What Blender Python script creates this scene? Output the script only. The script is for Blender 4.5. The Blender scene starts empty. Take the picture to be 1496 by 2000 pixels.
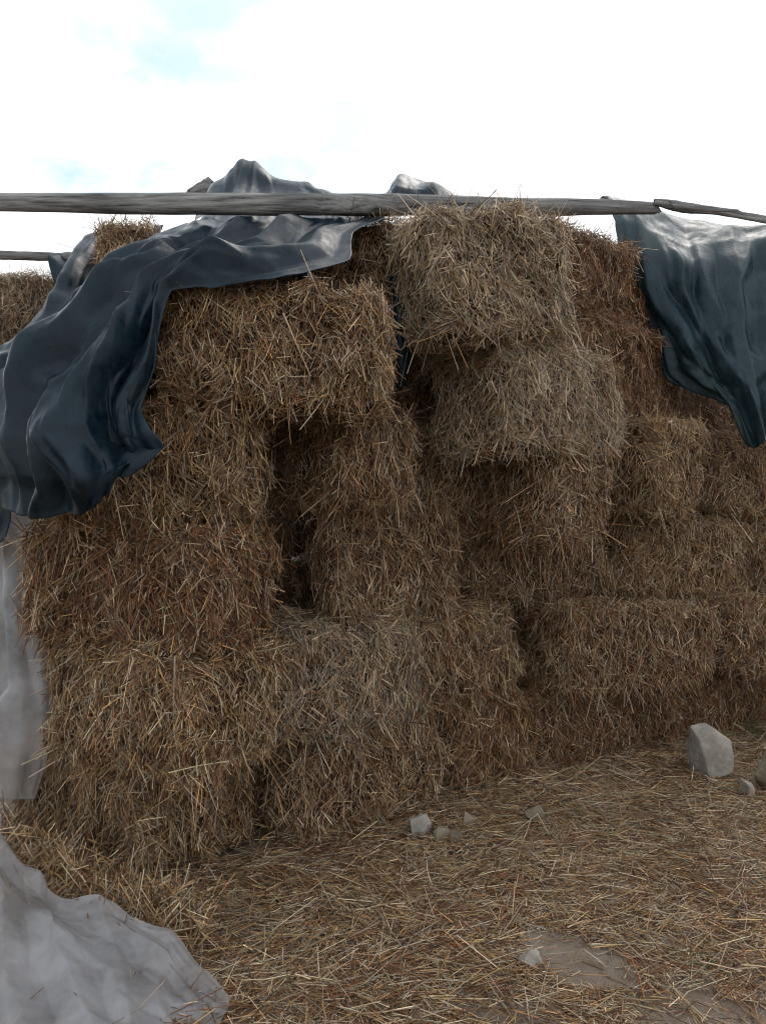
import bpy, bmesh, math
import numpy as np
from mathutils import Vector, Matrix

# ------------------------------------------------------------------ camera
F, U0, V0, CAMH = 1505.0, 748.0, 1000.0, 1.40      # photo pixels, camera height in metres
scn = bpy.context.scene
C = scn.collection
cam_d = bpy.data.cameras.new('camera')
cam = bpy.data.objects.new('camera', cam_d)
C.objects.link(cam)
cam.location = (0, 0, CAMH)
cam.rotation_euler = (math.radians(90), 0, 0)
cam_d.sensor_fit = 'VERTICAL'
cam_d.sensor_height = 36.0
cam_d.lens = 36.0 * F / 2000.0
cam_d.clip_start = 0.02
cam_d.clip_end = 6000
scn.camera = cam

# ------------------------------------------------------------------ sky, sun, exposure
SUN_EL, SUN_AZ = 50.0, 32.0        # degrees; azimuth measured from +Y (behind the pile) to +X
w = bpy.data.worlds.new('World')
scn.world = w
w.use_nodes = True
nt = w.node_tree
nt.nodes.clear()
out = nt.nodes.new('ShaderNodeOutputWorld')
bg = nt.nodes.new('ShaderNodeBackground')
bg.inputs['Strength'].default_value = 0.12
sky = nt.nodes.new('ShaderNodeTexSky')
sky.sky_type = 'NISHITA'
sky.sun_disc = False
sky.sun_elevation = math.radians(SUN_EL)
sky.sun_rotation = math.radians(SUN_AZ)
sky.air_density = 1.0
sky.dust_density = 2.0
sky.ozone_density = 1.0
tc = nt.nodes.new('ShaderNodeTexCoord')
mp = nt.nodes.new('ShaderNodeMapping')
mp.inputs['Scale'].default_value = (1.0, 1.0, 1.7)
mp.inputs['Location'].default_value = (0.35, 0.1, 0.62)
n1 = nt.nodes.new('ShaderNodeTexNoise')
n1.inputs['Scale'].default_value = 4.2
n1.inputs['Detail'].default_value = 9
n1.inputs['Roughness'].default_value = 0.58
n1.inputs['Distortion'].default_value = 0.25
ramp = nt.nodes.new('ShaderNodeValToRGB')
ramp.color_ramp.elements[0].position = 0.42
ramp.color_ramp.elements[0].color = (0, 0, 0, 1)
ramp.color_ramp.elements[1].position = 0.55
ramp.color_ramp.elements[1].color = (1, 1, 1, 1)
n2 = nt.nodes.new('ShaderNodeTexNoise')
n2.inputs['Scale'].default_value = 5.5
n2.inputs['Detail'].default_value = 7
cr2 = nt.nodes.new('ShaderNodeValToRGB')
cr2.color_ramp.elements[0].position = 0.25
cr2.color_ramp.elements[0].color = (5.9, 6.2, 6.6, 1)
cr2.color_ramp.elements[1].position = 0.62
cr2.color_ramp.elements[1].color = (10.4, 10.4, 10.3, 1)
skyb = nt.nodes.new('ShaderNodeMix')
skyb.data_type = 'RGBA'
skyb.blend_type = 'ADD'
skyb.inputs['Factor'].default_value = 1.0
skyb.inputs[7].default_value = (2.1, 2.7, 2.6, 1)
mx = nt.nodes.new('ShaderNodeMix')
mx.data_type = 'RGBA'
L = nt.links.new
L(tc.outputs['Generated'], mp.inputs['Vector'])
L(mp.outputs[0], n1.inputs['Vector'])
L(mp.outputs[0], n2.inputs['Vector'])
L(n1.outputs['Fac'], ramp.inputs[0])
L(n2.outputs['Fac'], cr2.inputs[0])
L(sky.outputs[0], skyb.inputs[6])
L(ramp.outputs[0], mx.inputs['Factor'])
L(skyb.outputs[2], mx.inputs[6])
L(cr2.outputs[0], mx.inputs[7])
L(mx.outputs[2], bg.inputs['Color'])
L(bg.outputs[0], out.inputs['Surface'])

sun_d = bpy.data.lights.new('sun', 'SUN')
sun_d.energy = 0.5
sun_d.angle = math.radians(30)
sun_d.color = (1.0, 0.96, 0.9)
sun = bpy.data.objects.new('sun', sun_d)
C.objects.link(sun)
el, az = math.radians(SUN_EL), math.radians(SUN_AZ)
to_sun = Vector((math.sin(az) * math.cos(el), math.cos(az) * math.cos(el), math.sin(el)))
sun.rotation_euler = to_sun.to_track_quat('Z', 'Y').to_euler()

scn.view_settings.view_transform = 'Standard'
scn.view_settings.look = 'None'
scn.view_settings.exposure = 0.32
scn.view_settings.gamma = 1.0
scn.view_settings.use_curve_mapping = False
scn.render.engine = 'CYCLES'
scn.cycles.max_bounces = 6
scn.cycles.diffuse_bounces = 1
scn.cycles.transparent_max_bounces = 12
scn.cycles.use_denoising = True
scn.cycles.filter_width = 1.1

# ------------------------------------------------------------------ helpers
rng = np.random.default_rng(7)


def px(u, v, d):
    """photo pixel + distance along the viewing axis -> world point"""
    return np.array([(u - U0) / F * d, d, CAMH - (v - V0) / F * d])


def tag(o, label=None, cat=None, group=None, kind=None):
    if label: o['label'] = label
    if cat: o['category'] = cat
    if group: o['group'] = group
    if kind: o['kind'] = kind
    return o


def empty(name, loc, rz=0.0):
    o = bpy.data.objects.new(name, None)
    o.empty_display_size = 0.1
    o.location = loc
    o.rotation_euler = (0, 0, rz)
    C.objects.link(o)
    return o


def mesh_np(name, V, Q, mat, parent=None, col=None, smooth=False):
    """V (n,3), Q (m,k) faces of one size, optional per-vertex colour"""
    V = np.ascontiguousarray(V, np.float32)
    Q = np.ascontiguousarray(Q, np.int32)
    k = Q.shape[1]
    me = bpy.data.meshes.new(name)
    me.vertices.add(len(V))
    me.vertices.foreach_set('co', V.ravel())
    me.loops.add(Q.size)
    me.loops.foreach_set('vertex_index', Q.ravel())
    me.polygons.add(len(Q))
    me.polygons.foreach_set('loop_start', np.arange(0, Q.size, k, dtype=np.int32))
    if smooth:
        me.polygons.foreach_set('use_smooth', np.ones(len(Q), bool))
    me.update(calc_edges=True)
    if col is not None:
        a = me.color_attributes.new('Col', 'FLOAT_COLOR', 'POINT')
        rgba = np.ones((len(V), 4), np.float32)
        rgba[:, :3] = col
        a.data.foreach_set('color', rgba.ravel())
    me.materials.append(mat)
    o = bpy.data.objects.new(name, me)
    C.objects.link(o)
    if parent is not None:
        o.parent = parent
    return o


class Waves:
    """smooth pseudo-noise, sum of random sines, about -1..1"""
    def __init__(self, seed, freq, n=9, dim=3):
        r = np.random.default_rng(seed)
        d = r.normal(size=(n, dim))
        d /= np.linalg.norm(d, axis=1)[:, None]
        self.k = d * (freq * r.uniform(0.5, 1.9, n))[:, None] * 2 * math.pi
        self.p = r.uniform(0, 6.283, n)
        self.a = r.uniform(0.5, 1, n)
        self.a /= np.sqrt((self.a ** 2).sum() / 2) * 1.6

    def __call__(self, P):
        return (np.sin(P @ self.k.T + self.p) * self.a).sum(-1)


def unit(v):
    return v / np.maximum(np.linalg.norm(v, axis=-1, keepdims=True), 1e-9)


# straw stalks: every stalk a three-sided tube -------------------------------------------
def straws(P0, D, Ln, R, col, bend=None, seed=0):
    """arrays of start points, unit directions, lengths, radii, colours -> V, Q, col.
    bend: sag vector added to the tip (stalks then get a middle ring)."""
    n = len(P0)
    r = np.random.default_rng(seed + 991)
    up = unit(r.normal(size=(n, 3)))
    A = unit(np.cross(D, up))
    B = np.cross(D, A)
    ts = [0.0, 1.0] if bend is None else [0.0, 0.5, 1.0]
    rings = []
    for t in ts:
        c = P0 + D * (Ln * t)[:, None]
        if bend is not None:
            c = c + bend * (t * t)
        rad = R * (1.0 - 0.25 * t)
        for k in range(3):
            a = 2 * math.pi * k / 3
            fl = 0.72 if k else 1.0
            rings.append(c + (A * math.cos(a) + B * math.sin(a)) * (rad * fl)[:, None])
    nv = len(rings)
    V = np.stack(rings, 1).reshape(-1, 3)
    base = (np.arange(n) * nv)[:, None]
    faces = []
    for s in range(len(ts) - 1):
        for k in range(3):
            k2 = (k + 1) % 3
            faces.append(np.stack([base[:, 0] + s * 3 + k, base[:, 0] + s * 3 + k2,
                                   base[:, 0] + s * 3 + 3 + k2, base[:, 0] + s * 3 + 3 + k], 1))
    Q = np.stack(faces, 1).reshape(-1, 4)
    cc = np.repeat(col, nv, axis=0)
    return V, Q, cc


def join_sets(sets):
    Vs, Qs, Cs, off = [], [], [], 0
    for V, Q, c in sets:
        Vs.append(V); Qs.append(Q + off); Cs.append(c); off += len(V)
    return np.concatenate(Vs), np.concatenate(Qs), np.concatenate(Cs)


PAL = np.array([[.62, .465, .30],    # pale straw
                [.47, .275, .115],  # golden
                [.30, .160, .075],  # tan brown
                [.12, .060, .031],  # dark brown
                [.25, .092, .036],  # red brown
                [.39, .31, .235]])  # weathered grey
MIX = {'gold': [.28, .26, .18, .16, .08, .04],
       'red': [.16, .13, .18, .21, .28, .04],
       'grey': [.32, .10, .15, .12, .02, .29],
       'mid': [.26, .15, .21, .20, .11, .07],
       'bleached': [.46, .09, .11, .07, .02, .25],  # grey straw, made paler to put lens veil and backlight into the colour
       'litter': [.34, .20, .18, .12, .08, .08]}


def straw_cols(n, mix, r):
    p = np.array(MIX[mix]); p = p / p.sum()
    c = PAL[r.choice(6, n, p=p)]
    return c * np.exp(r.normal(0, .30, (n, 1))) * r.uniform(0.94, 1.06, (n, 3))


# ------------------------------------------------------------------ materials
def new_mat(name):
    m = bpy.data.materials.new(name)
    m.use_nodes = True
    n = m.node_tree
    b = n.nodes['Principled BSDF']
    return m, n, b


def nd(n, typ, **kw):
    x = n.nodes.new(typ)
    for k, v in kw.items():
        if k in x.inputs: x.inputs[k].default_value = v
        else: setattr(x, k, v)
    return x


def ramp_node(n, stops):
    r = n.nodes.new('ShaderNodeValToRGB')
    e = r.color_ramp.elements
    while len(e) < len(stops): e.new(0.5)
    for x, (p, c) in zip(e, stops):
        x.position = p
        x.color = tuple(c) + (1,) if len(c) == 3 else c
    return r


M = {}
# straw stalks: colour of each stalk is stored on the stalk
m, n, b = new_mat('straw_stalk')
at = nd(n, 'ShaderNodeVertexColor', layer_name='Col')
tcn = nd(n, 'ShaderNodeTexCoord')
no = nd(n, 'ShaderNodeTexNoise', Scale=55.0, Detail=2.0)
mr = nd(n, 'ShaderNodeMapRange'); mr.inputs[3].default_value = 0.7; mr.inputs[4].default_value = 1.28
mul = nd(n, 'ShaderNodeMix', data_type='RGBA', blend_type='MULTIPLY')
mul.inputs[0].default_value = 1.0
n.links.new(tcn.outputs['Object'], no.inputs['Vector'])
n.links.new(no.outputs['Fac'], mr.inputs[0])
n.links.new(at.outputs['Color'], mul.inputs[6])
n.links.new(mr.outputs[0], mul.inputs[7])
n.links.new(mul.outputs[2], b.inputs['Base Color'])
b.inputs['Roughness'].default_value = 0.42
b.inputs['Specular IOR Level'].default_value = 0.45
M['straw'] = m

# packed interior of a bale
m, n, b = new_mat('packed_straw')
tcn = nd(n, 'ShaderNodeTexCoord')
mpn = nd(n, 'ShaderNodeMapping'); mpn.inputs['Scale'].default_value = (1, 1, 0.25)
no = nd(n, 'ShaderNodeTexNoise', Scale=120.0, Detail=4.0, Roughness=0.7)
no2 = nd(n, 'ShaderNodeTexNoise', Scale=14.0, Detail=3.0)
rp = ramp_node(n, [(0.3, (.035, .017, .009)), (0.55, (.10, .050, .025)), (0.72, (.22, .12, .06))])
ad = nd(n, 'ShaderNodeMath', operation='MULTIPLY_ADD'); ad.inputs[1].default_value = 0.35
bp = nd(n, 'ShaderNodeBump', Strength=1.0, Distance=0.012)
n.links.new(tcn.outputs['Object'], mpn.inputs[0])
n.links.new(mpn.outputs[0], no.inputs['Vector'])
n.links.new(tcn.outputs['Object'], no2.inputs['Vector'])
n.links.new(no2.outputs['Fac'], ad.inputs[0])
sb = nd(n, 'ShaderNodeMath', operation='SUBTRACT'); sb.inputs[1].default_value = 0.17
n.links.new(no.outputs['Fac'], sb.inputs[0])
n.links.new(sb.outputs[0], ad.inputs[2])
n.links.new(ad.outputs[0], rp.inputs[0])
n.links.new(rp.outputs[0], b.inputs['Base Color'])
n.links.new(no.outputs['Fac'], bp.inputs['Height'])
n.links.new(bp.outputs[0], b.inputs['Normal'])
b.inputs['Roughness'].default_value = 0.85
M['core'] = m

# baling twine
m, n, b = new_mat('twine')
b.inputs['Base Color'].default_value = (.22, .17, .10, 1)
b.inputs['Roughness'].default_value = 0.8
M['twine'] = m


def tarp_mat(name, base, dust, rough):
    m, n, b = new_mat(name)
    tcn = nd(n, 'ShaderNodeTexCoord')
    no = nd(n, 'ShaderNodeTexNoise', Scale=7.5, Detail=10.0, Roughness=0.74)
    rp = ramp_node(n, [(0.42, (0, 0, 0)), (0.66, (1, 1, 1))])
    mxn = nd(n, 'ShaderNodeMix', data_type='RGBA')
    mxn.inputs[6].default_value = base + (1,)
    mxn.inputs[7].default_value = dust + (1,)
    n.links.new(tcn.outputs['Object'], no.inputs['Vector'])
    n.links.new(no.outputs['Fac'], rp.inputs[0])
    n.links.new(rp.outputs[0], mxn.inputs[0])
    n.links.new(mxn.outputs[2], b.inputs['Base Color'])
    mr = nd(n, 'ShaderNodeMapRange'); mr.inputs[3].default_value = rough - .07; mr.inputs[4].default_value = rough + 0.30
    n.links.new(rp.outputs[0], mr.inputs[0])
    n.links.new(mr.outputs[0], b.inputs['Roughness'])
    # woven threads and small crumples
    wv = nd(n, 'ShaderNodeTexWave', Scale=150.0, Distortion=0.4); wv.bands_direction = 'Z'
    wv2 = nd(n, 'ShaderNodeTexWave', Scale=150.0, Distortion=0.4); wv2.bands_direction = 'X'
    crm = nd(n, 'ShaderNodeTexNoise', Scale=28.0, Detail=5.0, Roughness=0.6, Distortion=0.6)
    a1 = nd(n, 'ShaderNodeMath', operation='ADD')
    n.links.new(tcn.outputs['Object'], wv.inputs['Vector'])
    n.links.new(tcn.outputs['Object'], wv2.inputs['Vector'])
    n.links.new(tcn.outputs['Object'], crm.inputs['Vector'])
    n.links.new(wv.outputs['Fac'], a1.inputs[0])
    n.links.new(wv2.outputs['Fac'], a1.inputs[1])
    b1 = nd(n, 'ShaderNodeBump', Strength=0.12, Distance=0.0015)
    b2 = nd(n, 'ShaderNodeBump', Strength=0.16, Distance=0.008)
    n.links.new(a1.outputs[0], b1.inputs['Height'])
    n.links.new(crm.outputs['Fac'], b2.inputs['Height'])
    n.links.new(b1.outputs[0], b2.inputs['Normal'])
    n.links.new(b2.outputs[0], b.inputs['Normal'])
    b.inputs['IOR'].default_value = 1.32
    return m


M['tarp'] = tarp_mat('dark_tarp', (.0045, .013, .022), (.018, .034, .046), 0.29)
M['tarp_green'] = tarp_mat('green_grey_tarp', (.012, .029, .038), (.032, .052, .060), 0.33)

# milky clear plastic film
m, n, b = new_mat('clear_plastic')
tcn = nd(n, 'ShaderNodeTexCoord')
no = nd(n, 'ShaderNodeTexNoise', Scale=3.2, Detail=8.0, Roughness=0.6)
rp = ramp_node(n, [(0.40, (.36, .36, .36)), (0.62, (.76, .76, .76))])
crm = nd(n, 'ShaderNodeTexNoise', Scale=22.0, Detail=5.0, Distortion=0.8)
bp = nd(n, 'ShaderNodeBump', Strength=0.15, Distance=0.006)
dif = nd(n, 'ShaderNodeBsdfDiffuse'); dif.inputs['Color'].default_value = (.70, .68, .70, 1)
trl = nd(n, 'ShaderNodeBsdfTranslucent'); trl.inputs['Color'].default_value = (.72, .71, .72, 1)
glo = nd(n, 'ShaderNodeBsdfGlossy'); glo.inputs['Roughness'].default_value = 0.2
glo.inputs['Color'].default_value = (.8, .8, .8, 1)
trn = nd(n, 'ShaderNodeBsdfTransparent'); trn.inputs['Color'].default_value = (.93, .92, .91, 1)
s1 = nd(n, 'ShaderNodeMixShader'); s1.inputs[0].default_value = 0.45
s2 = nd(n, 'ShaderNodeMixShader')
s3 = nd(n, 'ShaderNodeMixShader')
fr = nd(n, 'ShaderNodeFresnel'); fr.inputs['IOR'].default_value = 1.42
n.links.new(tcn.outputs['Object'], no.inputs['Vector'])
n.links.new(tcn.outputs['Object'], crm.inputs['Vector'])
n.links.new(no.outputs['Fac'], rp.inputs[0])
n.links.new(crm.outputs['Fac'], bp.inputs['Height'])
for s in (dif, trl, glo): n.links.new(bp.outputs[0], s.inputs['Normal'])
n.links.new(dif.outputs[0], s1.inputs[1]); n.links.new(trl.outputs[0], s1.inputs[2])
n.links.new(rp.outputs[0], s2.inputs[0]); n.links.new(trn.outputs[0], s2.inputs[1]); n.links.new(s1.outputs[0], s2.inputs[2])
n.links.new(bp.outputs[0], fr.inputs['Normal'])
n.links.new(fr.outputs[0], s3.inputs[0]); n.links.new(s2.outputs[0], s3.inputs[1]); n.links.new(glo.outputs[0], s3.inputs[2])
n.links.new(s3.outputs[0], n.nodes['Material Output'].inputs['Surface'])
M['plastic'] = m

# weathered wood (grain along local X)
m, n, b = new_mat('weathered_wood')
tcn = nd(n, 'ShaderNodeTexCoord')
mpn = nd(n, 'ShaderNodeMapping'); mpn.inputs['Scale'].default_value = (0.45, 11, 11)
no = nd(n, 'ShaderNodeTexNoise', Scale=6.0, Detail=8.0, Roughness=0.7)
no2 = nd(n, 'ShaderNodeTexNoise', Scale=3.0, Detail=4.0)
rp = ramp_node(n, [(0.34, (.022, .021, .021)), (0.43, (.15, .148, .146)), (0.60, (.33, .33, .33))])
rp2 = ramp_node(n, [(0.35, (.55, .52, .50)), (0.65, (1.1, 1.05, 1.0))])
mul = nd(n, 'ShaderNodeMix', data_type='RGBA', blend_type='MULTIPLY'); mul.inputs[0].default_value = 1.0
bp = nd(n, 'ShaderNodeBump', Strength=0.9, Distance=0.008)
n.links.new(tcn.outputs['Object'], mpn.inputs[0])
n.links.new(mpn.outputs[0], no.inputs['Vector'])
n.links.new(tcn.outputs['Object'], no2.inputs['Vector'])
n.links.new(no.outputs['Fac'], rp.inputs[0]); n.links.new(no2.outputs['Fac'], rp2.inputs[0])
n.links.new(rp.outputs[0], mul.inputs[6]); n.links.new(rp2.outputs[0], mul.inputs[7])
n.links.new(mul.outputs[2], b.inputs['Base Color'])
n.links.new(no.outputs['Fac'], bp.inputs['Height']); n.links.new(bp.outputs[0], b.inputs['Normal'])
b.inputs['Roughness'].default_value = 0.8
M['wood'] = m

# bare earth
m, n, b = new_mat('dry_earth')
tcn = nd(n, 'ShaderNodeTexCoord')
no = nd(n, 'ShaderNodeTexNoise', Scale=2.2, Detail=9.0, Roughness=0.62)
no2 = nd(n, 'ShaderNodeTexNoise', Scale=90.0, Detail=5.0, Roughness=0.7)
rp = ramp_node(n, [(0.3, (.16, .115, .08)), (0.55, (.27, .21, .16)), (0.75, (.35, .285, .225))])
rp2 = ramp_node(n, [(0.3, (.7, .68, .66)), (0.7, (1.15, 1.13, 1.1))])
mul = nd(n, 'ShaderNodeMix', data_type='RGBA', blend_type='MULTIPLY'); mul.inputs[0].default_value = 1.0
bp = nd(n, 'ShaderNodeBump', Strength=0.7, Distance=0.01)
n.links.new(tcn.outputs['Object'], no.inputs['Vector']); n.links.new(tcn.outputs['Object'], no2.inputs['Vector'])
n.links.new(no.outputs['Fac'], rp.inputs[0]); n.links.new(no2.outputs['Fac'], rp2.inputs[0])
n.links.new(rp.outputs[0], mul.inputs[6]); n.links.new(rp2.outputs[0], mul.inputs[7])
n.links.new(mul.outputs[2], b.inputs['Base Color'])
n.links.new(no2.outputs['Fac'], bp.inputs['Height']); n.links.new(bp.outputs[0], b.inputs['Normal'])
b.inputs['Roughness'].default_value = 0.95
M['earth'] = m


def stone_mat(name, c0, c1):
    m, n, b = new_mat(name)
    tcn = nd(n, 'ShaderNodeTexCoord')
    no = nd(n, 'ShaderNodeTexNoise', Scale=11.0, Detail=9.0, Roughness=0.65)
    no2 = nd(n, 'ShaderNodeTexNoise', Scale=70.0, Detail=6.0, Roughness=0.7)
    rp = ramp_node(n, [(0.32, c0), (0.6, c1)])
    bp = nd(n, 'ShaderNodeBump', Strength=0.6, Distance=0.006)
    n.links.new(tcn.outputs['Object'], no.inputs['Vector']); n.links.new(tcn.outputs['Object'], no2.inputs['Vector'])
    n.links.new(no.outputs['Fac'], rp.inputs[0])
    n.links.new(rp.outputs[0], b.inputs['Base Color'])
    n.links.new(no2.outputs['Fac'], bp.inputs['Height']); n.links.new(bp.outputs[0], b.inputs['Normal'])
    b.inputs['Roughness'].default_value = 0.9
    return m


M['stone'] = stone_mat('pale_limestone', (.23, .19, .155), (.42, .37, .315))
M['stone_warm'] = stone_mat('warm_limestone', (.16, .12, .08), (.30, .24, .165))
m, n, b = new_mat('green_blade'); b.inputs['Base Color'].default_value = (.050, .085, .022, 1); b.inputs['Roughness'].default_value = .5
M['green'] = m
m, n, b = new_mat('dark_stalk'); b.inputs['Base Color'].default_value = (.030, .022, .018, 1); b.inputs['Roughness'].default_value = .8
M['dark'] = m

# ------------------------------------------------------------------ ground
def ground_z(X, Y):
    """gentle unevenness plus the apron of litter against the pile's foot"""
    return 0.012 * np.sin(X * 3.1 + 0.7) * np.cos(Y * 2.3) + 0.008 * np.sin(X * 7.3 + Y * 5.1) - 0.012


def make_ground():
    xs = np.concatenate([[-3000, -400, -60, -12], np.linspace(-5, 7, 121), [14, 60, 400, 3000]])
    ys = np.concatenate([[-3000, -400, -60, -8], np.linspace(-1, 10, 111), [18, 60, 400, 3000]])
    X, Y = np.meshgrid(xs, ys, indexing='ij')
    near = np.exp(-np.maximum(np.abs(X) - 6, 0)) * np.exp(-np.maximum(np.abs(Y - 4) - 6, 0))
    Z = ground_z(X, Y) * near
    V = np.stack([X, Y, Z], -1).reshape(-1, 3)
    i, j = np.meshgrid(np.arange(len(xs) - 1), np.arange(len(ys) - 1), indexing='ij')
    a = (i * len(ys) + j).ravel()
    Q = np.stack([a, a + len(ys), a + len(ys) + 1, a + 1], 1)
    return tag(mesh_np('ground', V, Q, M['earth'], smooth=True), kind='structure',
               label='dry pale earth ground under scattered straw')


make_ground()

# ------------------------------------------------------------------ straw bales
# corner (x, y): vertical edge nearest the camera; yaw: direction of the right-hand face;
# R: length of right-hand face, W: length of left-hand face; z0, H: base height and height
BALES = [
    # bottom layer
    ('A', -.87, 2.80, 52, .55, .95, 0.00, .44, 'gold', 1.2, 'bottom corner bale at far left, half buried by plastic film, splayed pale straw'),
    ('B1', -.33, 3.14, 41, .86, .55, 0.00, .44, 'mid', 1, 'bottom-layer bale just right of the dark upright slot near the ground'),
    ('B2', .33, 3.75, 40, .92, .55, 0.00, .44, 'red', 1, 'reddish bottom-layer bale in the middle, behind the small half-buried stones'),
    ('C', 1.02, 4.24, 28, .93, .55, 0.00, .44, 'red', 1, 'bottom-layer bale left of the big pale rock, under the jutting bale'),
    ('D', 1.85, 4.68, 30, .95, .55, 0.00, .44, 'red', 1, 'bottom-layer bale behind the big pale rock at the right'),
    # second layer
    ('E', -.69, 2.57, 56, .54, .80, .44, .455, 'gold', 1.15, 'second-layer corner bale at left, shaggy with long hanging stalks'),
    ('F1', -.40, 3.03, 42, .80, .60, .44, .47, 'grey', 1, 'second-layer bale under the black gap, left half of the middle wall'),
    ('F2', .20, 3.58, 42, .71, .60, .44, .475, 'mid', 1, 'second-layer bale with rusty right end beside the small dark hole'),
    ('G', .93, 4.00, 22, 1.08, .60, .44, .47, 'mid', 1, 'second-layer bale jutting out right of the small dark hole'),
    ('H', 2.02, 4.46, 24, .95, .60, .44, .46, 'mid', 1, 'second-layer bale cut by the right edge of the picture'),
    # third layer
    ('I', -.61, 2.66, 68, .47, .90, .90, .445, 'red', 1.15, 'rusty red third-layer corner bale below the hanging tarp tip'),
    ('J', -.19, 3.38, 36, .72, .20, .91, .55, 'mid', 1, 'third-layer bale in the middle, right of the black gap'),
    ('K', .42, 4.02, 22, .98, .60, .92, .34, 'mid', 1, 'flattened third-layer bale in shade under the overhanging bales'),
    ('L', 1.36, 4.38, 20, .95, .60, .91, .46, 'gold', 1, 'third-layer bale on the right, above the jutting second-layer bale'),
    ('M', 2.27, 4.72, 24, .90, .60, .91, .45, 'mid', 1, 'third-layer bale at the right edge, above the cut-off bale'),
    # fourth layer
    ('N', -1.20, 2.76, 9, .745, .80, 1.35, .44, 'gold', 1.15, 'golden fourth-layer bale left of the black gap, partly under the tarp'),
    ('O', -.153, 3.14, 36, .37, .72, 1.44, .39, 'mid', 1, 'shaded fourth-layer bale end on, in the recess right of the gap'),
    ('P', .20, 3.72, 35, .80, .55, 1.40, .42, 'mid', .8, 'bale deep in the dark hollow under the leaning upper bale'),
    ('Q', .80, 3.56, 40, .46, .72, 1.26, .41, 'mid', 1, 'brown bale squeezed under the grey overhanging bale, fourth layer'),
    ('R', 1.45, 4.06, 40, .47, .60, 1.38, .54, 'gold', 1, 'upright golden bale with dark left side, right of the overhanging bale'),
    ('S', 1.92, 4.52, 28, .95, .60, 1.38, .50, 'mid', 1, 'fourth-layer bale at right under the pointed tip of the tarp'),
    # fifth layer
    ('T', -.815, 2.79, 6, .86, .50, 1.79, .445, 'gold', 1.15, 'long golden bale under the tarp edge, upper left centre'),
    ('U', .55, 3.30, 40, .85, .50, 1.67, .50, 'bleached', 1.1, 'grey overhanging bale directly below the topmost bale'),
    ('X5', -.12, 3.80, 22, .95, .50, 1.84, .47, 'mid', .8, 'bale deep in the slit between golden bale and leaning upper bales'),
    ('W5', 1.10, 4.10, 40, .98, .60, 1.93, .54, 'red', 1, 'bale right of the grey overhanging bale, bordering the right tarp'),
    ('X5b', -1.02, 3.55, 18, .85, .50, 1.82, .42, 'mid', .6, 'bale in the dark just above the black gap, behind the long golden bale'),
    ('N2', -1.30, 3.18, 8, .48, .60, 1.80, .38, 'mid', .6, 'bale hidden behind the tarp, left of the long golden bale'),
    ('I2', -1.02, 4.05, 25, .62, .50, .88, .58, 'mid', .6, 'bale at the back of the tall black gap, third layer'),
    ('I3', -1.05, 4.15, 25, .72, .50, 1.40, .43, 'mid', .6, 'bale at the back of the tall black gap, fourth layer'),
    ('P2', .42, 4.45, 35, .95, .50, 1.85, .42, 'mid', .6, 'bale hidden behind the grey overhanging bale'),
    ('W5b', 1.88, 4.92, 40, .90, .60, 1.90, .56, 'red', .7, 'bale under the right tarp, below the highest right bale'),
    ('W6b', 1.76, 4.92, 40, .90, .60, 2.47, .42, 'red', .7, 'highest bale on the right, under the green-grey tarp'),
    # sixth layer and the back
    ('X6b', -1.25, 3.46, 5, .93, .50, 2.24, .38, 'mid', .6, 'bale under the wide flap of the left tarp'),
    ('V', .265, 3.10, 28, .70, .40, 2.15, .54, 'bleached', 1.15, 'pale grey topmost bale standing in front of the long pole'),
    ('X6', -.28, 3.42, 10, .95, .42, 2.25, .47, 'mid', 1, 'bale behind the topmost bale, partly under the torn tarp flap'),
    ('W6', 1.00, 4.14, 40, .95, .60, 2.47, .50, 'red', 1, 'high bale behind the topmost bale, just below the pole at right'),
    ('Y1', -1.47, 4.05, 12, .26, .40, 2.48, .46, 'gold', 1, 'small tuft-topped bale poking out of the tarp folds at upper left'),
    ('Y2', -2.55, 5.00, 20, .62, .60, 2.42, .56, 'grey', 1, 'pale bale at the far left under the thin back pole'),
    ('Y3', -2.75, 4.80, 14, .80, .70, 1.90, .52, 'red', 1, 'brown bale at the left edge below the pale back bale'),
]
# the pile goes on behind the left tarp and past the right edge of the picture
for zi, nm in enumerate(('lowest', 'second', 'third', 'fourth')):
    BALES.append(('YL%d' % zi, -2.72 + .05 * zi, 4.66 + .04 * zi, 14 + 3 * zi, .95, .70, .475 * zi, .475, 'mid', .4,
                  nm + ' bale of the back stack at far left, behind the plastic film'))
    BALES.append(('YR%d' % zi, 2.70 + .05 * (zi % 2) + (.30 if zi > 1 else .1), 4.98 + .12 * zi, 27, .95, .60, .455 * zi, .455, 'mid', .4,
                  nm + ' bale at the right end of the pile, under the tarp'))
BALES.append(('YR4', 2.60, 5.40, 35, .90, .60, 1.86, .58, 'mid', .4, 'fifth-layer bale at the right end of the pile, under the tarp'))
# second rank, seen only through the joints
for zi in range(5):
    for xi, (x_, y_, a_, r_) in enumerate(((-1.62, 4.40, 10, .95), (-.64, 4.62, 30, 1.0), (.25, 5.13, 25, 1.0), (1.18, 5.56, 22, 1.0), (2.13, 5.94, 22, 1.0))):
        BALES.append(('Z%d%d' % (zi, xi), x_, y_, a_, r_, .45, .21 + .455 * zi, .455, 'mid', .3,
                      'shaded bale deep inside the pile, glimpsed only through joints between front bales'))
BX = {}
for row in BALES:
    k, x, y, yaw, R_, W_, z0, H_ = row[:8]
    a = math.radians(yaw)
    rd = np.array([math.cos(a), math.sin(a)])
    ld = np.array([-math.sin(a), math.cos(a)])
    c = np.array([x, y]) + rd * R_ / 2 + ld * W_ / 2
    BX[k] = dict(c=np.array([c[0], c[1], z0 + H_ / 2]), a=a, h=np.array([R_ + .03, W_ + .02, H_ + .03]) / 2)


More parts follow.
